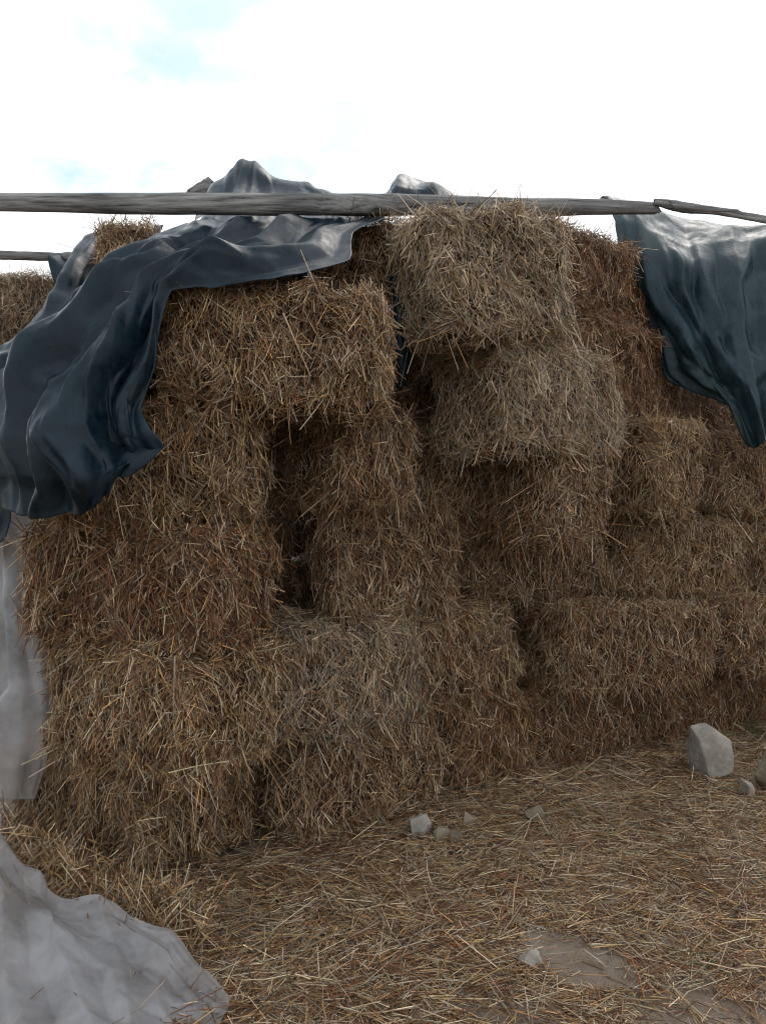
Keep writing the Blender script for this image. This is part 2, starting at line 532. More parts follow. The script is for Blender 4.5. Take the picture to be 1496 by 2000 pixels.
def inside_other(P, key, margin):
    hit = np.zeros(len(P), bool)
    for k, b in BX.items():
        if k == key: continue
        q = P - b['c']
        ca, sa = math.cos(b['a']), math.sin(b['a'])
        lx = q[:, 0] * ca + q[:, 1] * sa
        ly = -q[:, 0] * sa + q[:, 1] * ca
        h = b['h'] - margin
        hit |= (np.abs(lx) < h[0]) & (np.abs(ly) < h[1]) & (np.abs(q[:, 2]) < h[2])
    return hit


def buried(P):
    """points that other bales hide from where the pile is looked at, a step to either side included"""
    hid = np.ones(len(P), bool)
    for vx, vz in ((0, 1.4), (-.7, 1.4), (.7, 1.4), (0, 1.9)):
        o = np.array([vx, 0, vz])
        blocked = np.zeros(len(P), bool)
        for k, b in BX.items():
            ca, sa = math.cos(b['a']), math.sin(b['a'])
            q = o - b['c']
            ol = np.array([q[0] * ca + q[1] * sa, -q[0] * sa + q[1] * ca, q[2]])
            d = P - o
            dl = np.stack([d[:, 0] * ca + d[:, 1] * sa, -d[:, 0] * sa + d[:, 1] * ca, d[:, 2]], 1)
            dl = np.where(np.abs(dl) < 1e-9, 1e-9, dl)
            h = b['h'] - .055
            a0, a1 = (-h - ol) / dl, (h - ol) / dl
            tn = np.minimum(a0, a1).max(1)
            tf = np.maximum(a0, a1).min(1)
            blocked |= (tn < tf) & (tf > 0) & (tn < .975)
        hid &= blocked
        if not hid.any(): break
    return hid


class BaleShape:
    """rounded, lumpy box with flake grooves and two pinched twine lines"""
    def __init__(self, h, seed):
        self.h = h
        self.w1 = Waves(seed, 3.2)
        self.w2 = Waves(seed + 1, 9.0)
        self.ax = 0 if h[0] >= h[1] else 1
        r = np.random.default_rng(seed + 2)
        self.per = r.uniform(0.075, 0.11)
        self.ph = r.uniform(0, 6)
        self.tw = np.array([-0.36, 0.36]) * h[1 - self.ax] * 2 * 0.62

    def surf(self, P, inset=0.0):
        """points on the box faces -> displaced points and normals (bale space)"""
        q = P / self.h
        e = 6.5
        s = (np.abs(q) ** e).sum(-1) ** (1 / e)
        q = q / s[:, None]
        n = unit(np.sign(q) * np.abs(q) ** (e - 1) / self.h)
        S = q * self.h
        d = 0.028 * self.w1(S) + 0.011 * self.w2(S) - 0.004
        t = S[:, self.ax] + 0.015 * self.w1(S * 0.7 + 3)
        d = d - 0.012 * np.maximum(0, np.cos(t * 2 * math.pi / self.per + self.ph)) ** 3
        side = np.abs(n[:, 1 - self.ax]) < 0.6
        for x in self.tw:
            g = np.exp(-((S[:, 1 - self.ax] - x) / 0.022) ** 2)
            d = d - 0.020 * g * side
        return S + n * (d - inset)[:, None], n


def bale(idx, row):
    key, x, y, yaw, R_, W_, z0, H_, mix, dens, label = row
    bx = BX[key]
    h = bx['h']
    r = np.random.default_rng(100 + idx)
    sh = BaleShape(h, 500 + idx * 7)
    root = empty('straw_bale', (bx['c'][0], bx['c'][1], z0), bx['a'])
    root.rotation_euler = (r.normal(0, .022), -.10 if key == 'V' else r.normal(0, .028), bx['a'])
    tag(root, label, 'straw bale', 'bales deep inside the pile' if key[0] == 'Z' else 'straw bales stacked in the pile')
    off = np.array([0, 0, H_ / 2])

    # packed body
    g = 13
    lin = np.linspace(-1, 1, g)
    A, B = np.meshgrid(lin, lin, indexing='ij')
    A, B = A.ravel(), B.ravel()
    Vs, Qs, o = [], [], 0
    i, j = np.meshgrid(np.arange(g - 1), np.arange(g - 1), indexing='ij')
    q = (i * g + j).ravel()
    quad = np.stack([q, q + g, q + g + 1, q + 1], 1)
    for ax in range(3):
        for s in (-1, 1):
            P = np.zeros((g * g, 3))
            P[:, ax] = s; P[:, (ax + 1) % 3] = A; P[:, (ax + 2) % 3] = B
            Vs.append(P * h)
            Qs.append((quad if s > 0 else quad[:, ::-1]) + o)
            o += g * g
    P = np.concatenate(Vs)
    S, _ = sh.surf(P, 0.038)
    mesh_np('packed_core', S + off, np.concatenate(Qs), M['core'], root, smooth=True)

    # stalks on every face that can be seen
    ca, sa = math.cos(bx['a']), math.sin(bx['a'])

    def world(Pl):
        return np.stack([Pl[:, 0] * ca - Pl[:, 1] * sa + bx['c'][0],
                         Pl[:, 0] * sa + Pl[:, 1] * ca + bx['c'][1], Pl[:, 2] + bx['c'][2]], 1)
    faces = [(1, -1, 9200), (0, -1, 9200), (0, 1, 3000), (1, 1, 400), (2, 1, 5000), (2, -1, 2000)]
    P0, D0, L0, N0, B0 = [], [], [], [], []
    wdir = Waves(900 + idx * 3, 5.0)
    wdir2 = Waves(901 + idx * 3, 2.0)
    wlock = Waves(902 + idx * 3, 11.0, 14)
    for ax, s, dn in faces:
        a1, a2 = [t for t in range(3) if t != ax]
        area = 4 * h[a1] * h[a2]
        nn = int(area * dn * dens)
        P = np.zeros((nn, 3))
        P[:, ax] = s * h[ax]
        P[:, a1] = r.uniform(-1, 1, nn) * h[a1]
        P[:, a2] = r.uniform(-1, 1, nn) * h[a2]
        S, N = sh.surf(P)
        e2 = np.zeros(3)
        if ax == 2:
            e2[sh.ax] = 0; e2[1 - sh.ax] = 1.0
        else:
            e2[2] = 1.0
        E1 = unit(np.cross(np.broadcast_to(e2, N.shape), N))
        E2 = np.cross(N, E1)
        pref = math.pi / 2 + 0.55 * wdir(S) + 0.35 * wdir2(S)
        th = np.where(r.random(nn) < 0.70, pref + r.normal(0, 0.36, nn), r.uniform(0, 2 * math.pi, nn))
        th = th + math.pi * (r.random(nn) < 0.5)
        k = r.random(nn)
        phi = np.where(k < 0.62, r.normal(0.03, 0.13, nn),
                       np.where(k < 0.90, r.uniform(0.1, 0.6, nn), r.uniform(0.5, 1.25, nn)))
        D = (E1 * np.cos(th)[:, None] + E2 * np.sin(th)[:, None]) * np.cos(phi)[:, None] + N * np.sin(phi)[:, None]
        # sticking-out stalks mostly droop
        flip = (phi > 0.1) & (D[:, 2] > 0.25) & (r.random(nn) < 0.7)
        D[flip, 2] *= -0.6
        D = unit(D)
        Ln = np.clip(np.exp(r.normal(math.log(0.056), 0.58, nn)), 0.016, 0.22)
        Ln = np.where(k >= 0.62, np.minimum(Ln, 0.10), Ln)
        dep = r.uniform(-0.040, 0.006, nn) + 0.014 * wlock(S)
        start = S + N * dep[:, None] - D * (Ln * np.where(k < 0.62, 0.5, 0.25))[:, None]
        P0.append(start); D0.append(D); L0.append(Ln); N0.append(N); B0.append(k)
    # loose long stalks hanging over the edges
    nn = int((20 if key in ('X6b', 'N2') else 230) * dens * (R_ + W_))
    P = np.zeros((nn, 3))
    f = r.random(nn) < R_ / (R_ + W_)
    P[:, 0] = np.where(f, r.uniform(-1, 1, nn) * h[0], -h[0])
    P[:, 1] = np.where(f, -h[1], r.uniform(-1, 1, nn) * h[1])
    zz = r.random(nn)
    P[:, 2] = np.where(zz < .45, h[2] * r.uniform(.8, 1, nn), np.where(zz < .8, -h[2] * r.uniform(.75, 1, nn), r.uniform(-1, 1, nn) * h[2]))
    S, N = sh.surf(P)
    D = unit(N * r.uniform(.05, .8, (nn, 1)) + r.normal(0, .5, (nn, 3)) + np.array([0, 0, -.5]))
    upw = (zz < .45) & (r.random(nn) < (.55 if key in ('V', 'W6', 'Y1', 'Y2') else .25))
    D[upw, 2] = np.abs(D[upw, 2]) + .25
    D = unit(D)
    Ln = np.clip(np.exp(r.normal(math.log(0.10), 0.5, nn)), 0.03, 0.26)
    P0.append(S - D * (Ln * .3)[:, None]); D0.append(D); L0.append(Ln); N0.append(N); B0.append(np.full(nn, 2.0))
    P0, D0, L0, B0 = map(np.concatenate, (P0, D0, L0, B0))
    mid = world(P0 + D0 * (L0 * .5)[:, None])
    tip = world(P0 + D0 * L0[:, None])
    keep = ~inside_other(mid, key, 0.025) & (np.minimum(mid[:, 2], tip[:, 2]) > 0.0)
    keep[keep] &= ~buried(mid[keep])
    P0, D0, L0, B0 = P0[keep], D0[keep], L0[keep], B0[keep]
    nk = len(P0)
    R0 = r.uniform(.0013, .0026, nk) * np.where(r.random(nk) < .07, 1.5, 1.0)
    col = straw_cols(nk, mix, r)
    bent = (B0 > 1.5) | ((L0 > 0.13) & (r.random(nk) < .6))
    sets = []
    s_ = ~bent
    sets.append(straws(P0[s_], D0[s_], L0[s_], R0[s_], col[s_], None, idx))
    if bent.any():
        sag = r.normal(0, .07, (bent.sum(), 3)) + np.array([0, 0, -.08])
        sets.append(straws(P0[bent], D0[bent], L0[bent], R0[bent], col[bent], sag * L0[bent][:, None], idx + 50))
    V, Q, cc = join_sets(sets)
    o = mesh_np('loose_straw', V + off, Q, M['straw'], root, cc)
    o['kind'] = 'stuff'

    # two strings round the bale
    for tx in sh.tw:
        t = np.linspace(0, 2 * math.pi, 48, endpoint=False)
        cs, sn = np.cos(t), np.sin(t)
        mx_ = np.maximum(np.abs(cs), np.abs(sn))
        P = np.zeros((48, 3))
        P[:, sh.ax] = cs / mx_ * h[sh.ax]
        P[:, 2] = sn / mx_ * h[2]
        P[:, 1 - sh.ax] = tx
        S, N = sh.surf(P)
        S = S + N * 0.004
        T = unit(np.roll(S, -1, 0) - np.roll(S, 1, 0))
        Bn = np.cross(T, N)
        ring = np.stack([S + (N * math.cos(a) + Bn * math.sin(a)) * .0022 for a in (0.5, 2.6, 4.7)], 1).reshape(-1, 3)
        ii = np.arange(48); jj = (ii + 1) % 48
        Q = np.concatenate([np.stack([ii * 3 + k, ii * 3 + (k + 1) % 3, jj * 3 + (k + 1) % 3, jj * 3 + k], 1) for k in range(3)])
        mesh_np('twine', ring + off, Q, M['twine'], root, smooth=True)
    return len(Q), nk


tot = 0
for i_, row in enumerate(BALES):
    tot += bale(i_, row)[1]

# ------------------------------------------------------------------ straw litter on the ground
def litter():
    r = np.random.default_rng(4242)
    n = 176000
    # most of it in front of the pile, thinning out towards the camera's back
    X = r.uniform(-1.6, 3.2, n)
    Y = 1.7 + 4.0 * r.random(n)
    # only in front of the foot of the pile
    foot = np.interp(X, [-2.2, -1.6, -.87, -.38, 1.05, 1.8, 2.7, 3.6], [3.7, 3.3, 2.75, 3.12, 4.4, 4.87, 5.4, 5.9])
    keep = (Y < foot + 0.16) & ((np.abs(X) < .52 * Y + .25) | (r.random(n) < .2))
    # bare patches
    for (bx_, by_, ra, rb, p) in ((.615, 2.44, .15, .16, .93), (.95, 2.16, .22, .10, .8), (.36, 2.14, .14, .07, .6),
                                  (1.45, 3.05, .2, .15, .45), (1.55, 2.55, .16, .12, .5), (1.9, 4.0, .25, .25, .5)):
        w_ = Waves(int(bx_ * 1000), 4.0, dim=2)
        e = ((X - bx_) / ra) ** 2 + ((Y - by_) / rb) ** 2 + 0.5 * w_(np.stack([X, Y], 1))
        keep &= ~((e < 1.0) & (r.random(n) < p))
    X, Y, foot = X[keep], Y[keep], foot[keep]
    n = len(X)
    dist = foot - Y
    lay = 0.045 * np.exp(-dist / .28) + 0.012
    lift = r.random(n) ** 1.6 * lay
    wd = Waves(88, .9, dim=2)
    th = np.where(r.random(n) < .32, 1.9 * wd(np.stack([X, Y], 1)) + r.normal(0, .6, n) + .3, r.uniform(0, 6.283, n))
    ph = r.normal(0, .09, n) + np.where(r.random(n) < .06, r.uniform(.1, .7, n), 0)
    D = np.stack([np.cos(th) * np.cos(ph), np.sin(th) * np.cos(ph), np.abs(np.sin(ph))], 1)
    Ln = np.clip(np.exp(r.normal(math.log(.046), .62, n)), .010, .20)
    P0 = np.stack([X, Y, ground_z(X, Y) + .003 + lift], 1) - D * (Ln * .5)[:, None]
    P0[:, 2] += np.abs(D[:, 2]) * Ln * .5
    R0 = r.uniform(.0011, .0024, n)
    wr = Waves(90, .8, dim=2)(np.stack([X, Y], 1))
    col = straw_cols(n, 'litter', r)
    red = (wr > .45) & (r.random(n) < .45)
    col[red] = straw_cols(red.sum(), 'red', r)
    V, Q, cc = straws(P0, D, Ln, R0, col, None, 77)
    # thick lodged stalks, slightly bowed
    k = r.choice(n, 5000, replace=False)
    V2, Q2, c2 = straws(P0[k] + np.array([.02, .01, .006]), unit(D[k] + r.normal(0, .3, (5000, 3)) * [1, 1, .25]), np.clip(Ln[k] * 1.5, .06, .22),
                        R0[k] * 1.25, straw_cols(5000, 'gold', r), r.normal(0, .02, (5000, 3)) * [1, 1, .3], 78)
    V, Q, cc = join_sets([(V, Q, cc), (V2, Q2, c2)])
    o = mesh_np('straw_litter', V, Q, M['straw'], None, cc)
    tag(o, 'loose straw stalks scattered over the ground before the pile', 'straw', kind='stuff')


litter()


def spill():
    r = np.random.default_rng(616)
    n = 3200
    t = r.random(n)
    X = np.interp(t, [0, 1], [-1.75, -.62]) + r.normal(0, .05, n)
    Y = np.interp(t, [0, .75, 1], [3.02, 2.62, 2.62])
    hz = r.random(n) ** 1.3
    top = np.interp(t, [0, .5, 1], [.30, .24, .12])
    Z = hz * top
    Y = Y - (1 - hz) * .16 + r.normal(0, .02, n)
    D = unit(np.stack([r.normal(-.1, .8, n), r.normal(-.35, .4, n), r.normal(-.5, .65, n)], 1))
    Ln = np.clip(np.exp(r.normal(math.log(.07), .55, n)), .02, .22)
    P0 = np.stack([X, Y, Z], 1) - D * (Ln * .5)[:, None]
    low = np.minimum(P0[:, 2], (P0 + D * Ln[:, None])[:, 2])
    P0[:, 2] += np.maximum(0, .006 - low)
    V, Q, cc = straws(P0, D, Ln, r.uniform(.0016, .003, n), straw_cols(n, 'gold', r), r.normal(0, .01, (n, 3)), 79)
    o = mesh_np('straw_spill', V, Q, M['straw'], None, cc)
    tag(o, 'pale loose straw slumped against the lower left corner of the pile', 'straw', kind='stuff')


spill()


# ------------------------------------------------------------------ sheets: tarps and plastic
def catmull(ctrl, n0, n1, stiff=.55):
    ctrl = np.asarray(ctrl, float)

    def up(a, n):
        m_ = len(a)
        pad = np.concatenate([[2 * a[0] - a[1]], a, [2 * a[-1] - a[-2]]])
        t = np.linspace(0, m_ - 1 - 1e-9, n)
        i = t.astype(int)
        f = (t - i).reshape((-1,) + (1,) * (a.ndim - 1))
        p0, p1, p2, p3 = pad[i], pad[i + 1], pad[i + 2], pad[i + 3]
        cm = 0.5 * (2 * p1 + (p2 - p0) * f + (2 * p0 - 5 * p1 + 4 * p2 - p3) * f ** 2 + (3 * p1 - p0 - 3 * p2 + p3) * f ** 3)
        return (1 - stiff) * cm + stiff * (p1 + (p2 - p1) * f)
    a = up(ctrl, n0)
    return np.swapaxes(up(np.swapaxes(a, 0, 1), n1), 0, 1)


def grid_normals(G):
    du = np.gradient(G, axis=0)
    dv = np.gradient(G, axis=1)
    return unit(np.cross(du, dv))


def relax(G, ex_s, ex_t, iters, keep, bend, seed):
    """let a sheet that is a little too large for its place buckle into folds"""
    r = np.random.default_rng(seed)
    n0, n1 = G.shape[:2]
    X = G.copy()
    N = grid_normals(G)
    w1 = Waves(seed + 9, 5.0)
    X += N * (.002 * w1(G.reshape(-1, 3)).reshape(n0, n1) + r.normal(0, .0003, (n0, n1)))[..., None]
    cons = []

    def add(di, dj, ex, k):
        a0, a1 = slice(0, n0 - di), slice(max(0, -dj), n1 - max(0, dj))
        A = np.arange(n0 * n1).reshape(n0, n1)
        I = A[a0, a1]
        J = A[di:, max(0, dj):n1 + min(0, dj)]
        P = G.reshape(-1, 3)
        ii, jj = np.indices(I.shape)
        step = di if di else dj
        par = ((ii if di else jj) // abs(step)) % 2
        for c in (0, 1):
            m_ = par == c
            i_, j_ = I[m_], J[m_]
            L0 = np.linalg.norm(P[i_] - P[j_], axis=1) * (1 + ex)
            cons.append((i_, j_, L0, k))
    add(0, 1, ex_t, .9); add(1, 0, ex_s, .9)
    add(1, 1, (ex_s + ex_t) / 2, .4); add(1, -1, (ex_s + ex_t) / 2, .4)
    add(0, 3, ex_t * .72, bend); add(3, 0, ex_s * .72, bend)
    Xf = X.reshape(-1, 3)
    Gf = G.reshape(-1, 3)
    for it in range(iters):
        for i_, j_, L0, k in cons:
            d = Xf[j_] - Xf[i_]
            ln = np.sqrt((d * d).sum(1)) + 1e-9
            c = d * ((ln - L0) / ln * .5 * k)[:, None]
            Xf[i_] += c
            Xf[j_] -= c
        Xf += (Gf - Xf) * keep
    return Xf.reshape(n0, n1, 3)


def facets(s, t, n, amp, aspect, seed):
    """piecewise flat height field: crumpled sheets are flat panels between sharp creases"""
    from mathutils.geometry import delaunay_2d_cdt
    r = np.random.default_rng(seed)
    P = r.uniform(-.15, 1.15, (n * 4, 2))
    pts = []
    dmin = .75 / math.sqrt(n)
    for p in P:                      # spaced-out random corners
        if all(((p[0] - q[0]) / aspect) ** 2 + ((p[1] - q[1]) * aspect) ** 2 > dmin ** 2 for q in pts):
            pts.append(p)
        if len(pts) >= n * 1.5: break
    pts = np.array(pts)
    h = r.normal(0, amp, len(pts))
    k = aspect * aspect              # triangulate in stretched space: long panels down the sheet
    tri = delaunay_2d_cdt([Vector((float(p[0]) / k, float(p[1]))) for p in pts], [], [], 0, 1e-6)
    vs, fs, orig = tri[0], tri[2], tri[3]
    hh = np.array([h[o[0]] if o else 0.0 for o in orig])
    vv = np.array([(v.x * k, v.y) for v in vs])
    H = np.zeros_like(s)
    n0, n1 = s.shape
    for f in fs:
        a, b, c = vv[f[0]], vv[f[1]], vv[f[2]]
        i0 = max(0, int(min(a[0], b[0], c[0]) * (n0 - 1))); i1 = min(n0, int(max(a[0], b[0], c[0]) * (n0 - 1)) + 2)
        j0 = max(0, int(min(a[1], b[1], c[1]) * (n1 - 1))); j1 = min(n1, int(max(a[1], b[1], c[1]) * (n1 - 1)) + 2)
        if i0 >= i1 or j0 >= j1: continue
        S, T = s[i0:i1, j0:j1], t[i0:i1, j0:j1]
        den = (b[1] - c[1]) * (a[0] - c[0]) + (c[0] - b[0]) * (a[1] - c[1])
        if abs(den) < 1e-12: continue
        l0 = ((b[1] - c[1]) * (S - c[0]) + (c[0] - b[0]) * (T - c[1])) / den
        l1 = ((c[1] - a[1]) * (S - c[0]) + (a[0] - c[0]) * (T - c[1])) / den
        l2 = 1 - l0 - l1
        m_ = (l0 >= -1e-6) & (l1 >= -1e-6) & (l2 >= -1e-6)
        H[i0:i1, j0:j1][m_] = (l0 * hh[f[0]] + l1 * hh[f[1]] + l2 * hh[f[2]])[m_]
    return H


def sheet(name, rows, n0, n1, mat, folds, seed, wrinkle=.006, crease=30, crease_amp=.010, ragged=.006, thick=.002, ex=(.004, .012), iters=0, keep=.02, bend=.05, facet=None, calm=-1.0):
    ctrl = np.array([[px(*p) for p in r_] for r_ in rows])
    G = catmull(ctrl, n0, n1)
    N = grid_normals(G)
    # normals towards the camera
    if (N * (np.array([0, 0, CAMH]) - G)).sum(-1).mean() < 0: N = -N
    s, t = np.meshgrid(np.linspace(0, 1, n0), np.linspace(0, 1, n1), indexing='ij')
    hgt = np.zeros_like(s)
    for pts, amp, wid in folds:       # pts: (s, t) along the crest, amp in m, wid in t units
        ps = np.array([p[0] for p in pts]); pt = np.array([p[1] for p in pts])
        tr = np.interp(s, ps, pt)
        fade = np.clip((s - ps[0]) / .08 + .0, 0, 1) * np.clip((ps[-1] - s) / .08, 0, 1)
        x = np.abs(t - tr) / wid
        hgt += amp * fade * np.maximum(0, 1 - x * .55)
    r = np.random.default_rng(seed)
    for _ in range(crease):           # short sharp kinks where the sheet has been crumpled
        cs, ct = r.random(2)
        an = r.uniform(0, math.pi)
        ls, wd = r.uniform(.05, .18), r.uniform(.012, .05)
        a = (s - cs) * math.cos(an) + (t - ct) * math.sin(an)
        b = -(s - cs) * math.sin(an) + (t - ct) * math.cos(an)
        hgt += r.normal(0, crease_amp) * np.exp(-(a / ls) ** 2) * np.maximum(0, 1 - np.abs(b) / wd)
    w1, w2 = Waves(seed, 2.2), Waves(seed + 1, 7.0)
    P = G.reshape(-1, 3)
    hgt += wrinkle * .8 * w1(P).reshape(s.shape)
    if facet:
        amp, nbig, asp, fine = facet
        fh = facets(s, t, nbig, amp, asp, seed + 21) + facets(s, t, nbig * 6, amp * fine, asp, seed + 22)
        hgt += fh * np.clip((s - calm) / .15, .22, 1)
    hgt *= 1 - .6 * np.maximum(np.exp(-(1 - s) / .04), np.exp(-(1 - t) / .05))
    for _ in range(2):               # creases have a small radius
        hgt[1:-1, 1:-1] = .5 * hgt[1:-1, 1:-1] + .125 * (hgt[:-2, 1:-1] + hgt[2:, 1:-1] + hgt[1:-1, :-2] + hgt[1:-1, 2:])
    G = G + N * hgt[..., None]
    if iters:
        G = relax(G, ex[0], ex[1], iters, keep, bend, seed)
    # uneven cut edge
    if ragged:
        we = Waves(seed + 5, 6.0)
        e = we(P).reshape(s.shape)[..., None] * ragged
        edge = np.maximum(np.maximum(np.exp(-s / .03), np.exp(-(1 - s) / .03)), np.maximum(np.exp(-t / .03), np.exp(-(1 - t) / .03)))
        G = G + np.array([.6, .0, 1.0]) * e * edge[..., None]
    i, j = np.meshgrid(np.arange(n0 - 1), np.arange(n1 - 1), indexing='ij')
    a = (i * n1 + j).ravel()
    Q = np.stack([a, a + n1, a + n1 + 1, a + 1], 1)
    o = mesh_np(name, G.reshape(-1, 3), Q, mat, smooth=True)
    if thick:
        md = o.modifiers.new('thickness', 'SOLIDIFY')
        md.thickness = thick
        md.offset = 0
    return o


main_rows = [
    [(380, 430, 4.7), (455, 385, 4.7), (540, 382, 4.7), (620, 392, 4.7), (690, 395, 4.7), (770, 400, 4.7)],
    [(412, 380, 3.90), (475, 314, 3.90), (530, 336, 3.90), (590, 358, 3.90), (655, 378, 3.88), (745, 393, 3.85)],
    [(408, 408, 3.60), (462, 378, 3.74), (530, 370, 3.74), (600, 378, 3.74), (680, 396, 3.72), (752, 405, 3.72)],
    [(392, 424, 3.38), (450, 428, 3.30), (520, 430, 3.30), (590, 430, 3.33), (665, 428, 3.36), (748, 426, 3.40)],
    [(355, 440, 3.36), (410, 452, 3.20), (475, 460, 3.18), (545, 462, 3.18), (615, 458, 3.18), (690, 452, 3.2)],
    [(320, 457, 3.34), (375, 474, 3.12), (435, 488, 3.08), (505, 496, 3.04), (590, 500, 3.02), (682, 508, 2.98)],
    [(285, 478, 3.34), (335, 492, 3.10), (385, 506, 3.02), (435, 520, 2.96), (495, 530, 2.88), (560, 540, 2.80)],
    [(246, 512, 3.26), (286, 522, 3.00), (322, 530, 2.92), (358, 538, 2.86), (395, 546, 2.80), (432, 553, 2.75)],
    [(200, 555, 3.20), (234, 556, 2.94), (264, 559, 2.84), (292, 562, 2.78), (315, 565, 2.73), (336, 570, 2.70)],
    [(140, 606, 3.14), (178, 610, 2.88), (216, 616, 2.76), (255, 622, 2.69), (288, 632, 2.66), (312, 645, 2.66)],
    [(60, 668, 3.05), (112, 670, 2.80), (165, 680, 2.67), (215, 690, 2.61), (260, 705, 2.60), (303, 722, 2.62)],
    [(-12, 738, 2.98), (50, 745, 2.75), (110, 755, 2.61), (170, 765, 2.56), (225, 780, 2.55), (274, 802, 2.58)],
    [(-52, 830, 2.92), (25, 840, 2.70), (90, 848, 2.57), (160, 852, 2.51), (230, 848, 2.50), (292, 838, 2.53)],
    [(-40, 920, 2.86), (30, 930, 2.66), (100, 935, 2.54), (180, 928, 2.50), (252, 908, 2.50), (320, 872, 2.51)],
    [(-10, 985, 2.82), (30, 1003, 2.68), (100, 1010, 2.59), (168, 1001, 2.56), (215, 968, 2.55), (262, 926, 2.54)],
]
main_folds = [
    ([(.22, .10), (.40, .22), (.60, .10), (.75, .05)], .05, .07),
    ([(.20, .35), (.42, .40), (.60, .30), (.80, .22), (.95, .25)], .075, .07),
    ([(.20, .62), (.40, .58), (.52, .70), (.75, .62), (.95, .45)], .085, .08),
    ([(.22, .85), (.45, .80), (.56, .95), (.70, .92), (.86, .80)], .05, .06),
    ([(.30, .22), (.46, .32), (.56, .45), (.72, .42), (.90, .60)], -.05, .08),
    ([(.26, .50), (.42, .50), (.52, .55), (.66, .52)], -.045, .05),
    ([(.50, .82), (.66, .80), (.80, .66), (.96, .72)], -.045, .07),
    ([(.05, .18), (.14, .20), (.22, .30)], .04, .06),
    ([(.16, .45), (.24, .60), (.34, .72)], .025, .05),
]
t1 = sheet('tarp', main_rows, 290, 150, M['tarp'], main_folds, 31, wrinkle=.004, crease=30, crease_amp=.012, ragged=.004, facet=(.050, 80, 1.2, .42), calm=.34)
tag(t1, 'dark blue-black plastic tarp draped in folds down the left of the pile', 'tarp')

back_rows = [
    [(165, 480, 5.0), (205, 462, 4.9), (260, 455, 4.8), (320, 440, 4.7)],
    [(140, 492, 4.6), (175, 470, 4.55), (230, 470, 4.6), (310, 460, 4.6)],
    [(112, 545, 4.4), (150, 530, 4.3), (205, 530, 4.35), (300, 520, 4.5)],
    [(88, 615, 4.2), (135, 600, 4.1), (190, 595, 4.15), (300, 590, 4.3)],
    [(30, 690, 4.0), (95, 690, 3.9), (170, 680, 4.0), (300, 670, 4.2)],
    [(-40, 770, 3.8), (50, 770, 3.75), (150, 760, 3.9), (300, 750, 4.1)],
]
t2 = sheet('tarp', back_rows, 90, 60, M['tarp'], [([(.0, .3), (.4, .35), (1., .2)], .05, .1), ([(.1, .55), (.6, .6), (1., .5)], -.05, .1),
                                                  ([(.2, .1), (.6, .12), (1., .1)], .04, .05)], 47, crease=14, crease_amp=.012, ragged=.004, facet=(.05, 20, 1.2, .25))
tag(t2, 'dark tarp over the back of the pile, behind the small straw tuft', 'tarp')

right_rows = [
    [(1160, 398, 5.6), (1240, 400, 5.6), (1330, 425, 5.6), (1420, 440, 5.6), (1510, 452, 5.6), (1620, 456, 5.6)],
    [(1182, 386, 5.0), (1258, 402, 5.0), (1340, 436, 5.0), (1420, 442, 5.0), (1505, 450, 5.0), (1620, 452, 5.0)],
    [(1200, 450, 4.80), (1268, 462, 4.72), (1345, 475, 4.70), (1422, 478, 4.70), (1502, 482, 4.7), (1620, 486, 4.7)],
    [(1232, 555, 4.68), (1288, 562, 4.55), (1350, 570, 4.50), (1425, 572, 4.5), (1505, 574, 4.5), (1620, 578, 4.5)],
    [(1290, 640, 4.62), (1332, 646, 4.46), (1380, 648, 4.40), (1440, 648, 4.38), (1510, 648, 4.4), (1620, 645, 4.4)],
    [(1318, 712, 4.55), (1362, 718, 4.38), (1408, 720, 4.32), (1460, 718, 4.30), (1524, 712, 4.3), (1620, 705, 4.3)],
    [(1384, 785, 4.42), (1416, 790, 4.30), (1446, 792, 4.26), (1484, 788, 4.24), (1538, 778, 4.25), (1620, 765, 4.25)],
    [(1452, 846, 4.30), (1463, 860, 4.26), (1476, 874, 4.24), (1500, 856, 4.22), (1545, 835, 4.22), (1620, 810, 4.2)],
]
t3 = sheet('tarp', right_rows, 180, 135, M['tarp_green'], [
    ([(.14, .10), (.45, .15), (.75, .22), (1.1, .3)], .05, .07),
    ([(.10, .40), (.40, .42), (.62, .36), (.85, .30)], -.06, .06),
    ([(.12, .60), (.40, .62), (.70, .60), (1.1, .5)], .06, .05),
    ([(.30, .30), (.50, .34), (.75, .45)], .04, .05),
    ([(.10, .80), (.5, .8), (1.0, .7)], .05, .08)], 53, wrinkle=.004, crease=25, crease_amp=.012, ragged=.004, facet=(.055, 44, 1.2, .36), calm=.2)
tag(t3, 'grey-green tarp hanging to a point over the right side of the pile', 'tarp')

hump_rows = [
    [(735, 405, 4.7), (775, 372, 4.75), (815, 362, 4.75), (850, 378, 4.7), (900, 402, 4.7)],
    [(742, 392, 4.4), (768, 354, 4.4), (800, 345, 4.4), (838, 356, 4.4), (890, 390, 4.4)],
    [(744, 400, 4.2), (766, 372, 4.2), (802, 364, 4.2), (842, 374, 4.2), (892, 398, 4.2)],
    [(735, 425, 4.1), (770, 420, 4.1), (805, 418, 4.1), (845, 420, 4.1), (900, 425, 4.1)],
]
t4 = sheet('tarp', hump_rows, 50, 60, M['tarp'], [([(.2, .35), (.9, .3)], .03, .08), ([(.2, .62), (.9, .7)], -.02, .06)], 61, crease=8, crease_amp=.010, ragged=.004, facet=(.02, 14, 1.0, .25))
tag(t4, 'small hump of dark tarp showing above the pole in the middle', 'tarp')

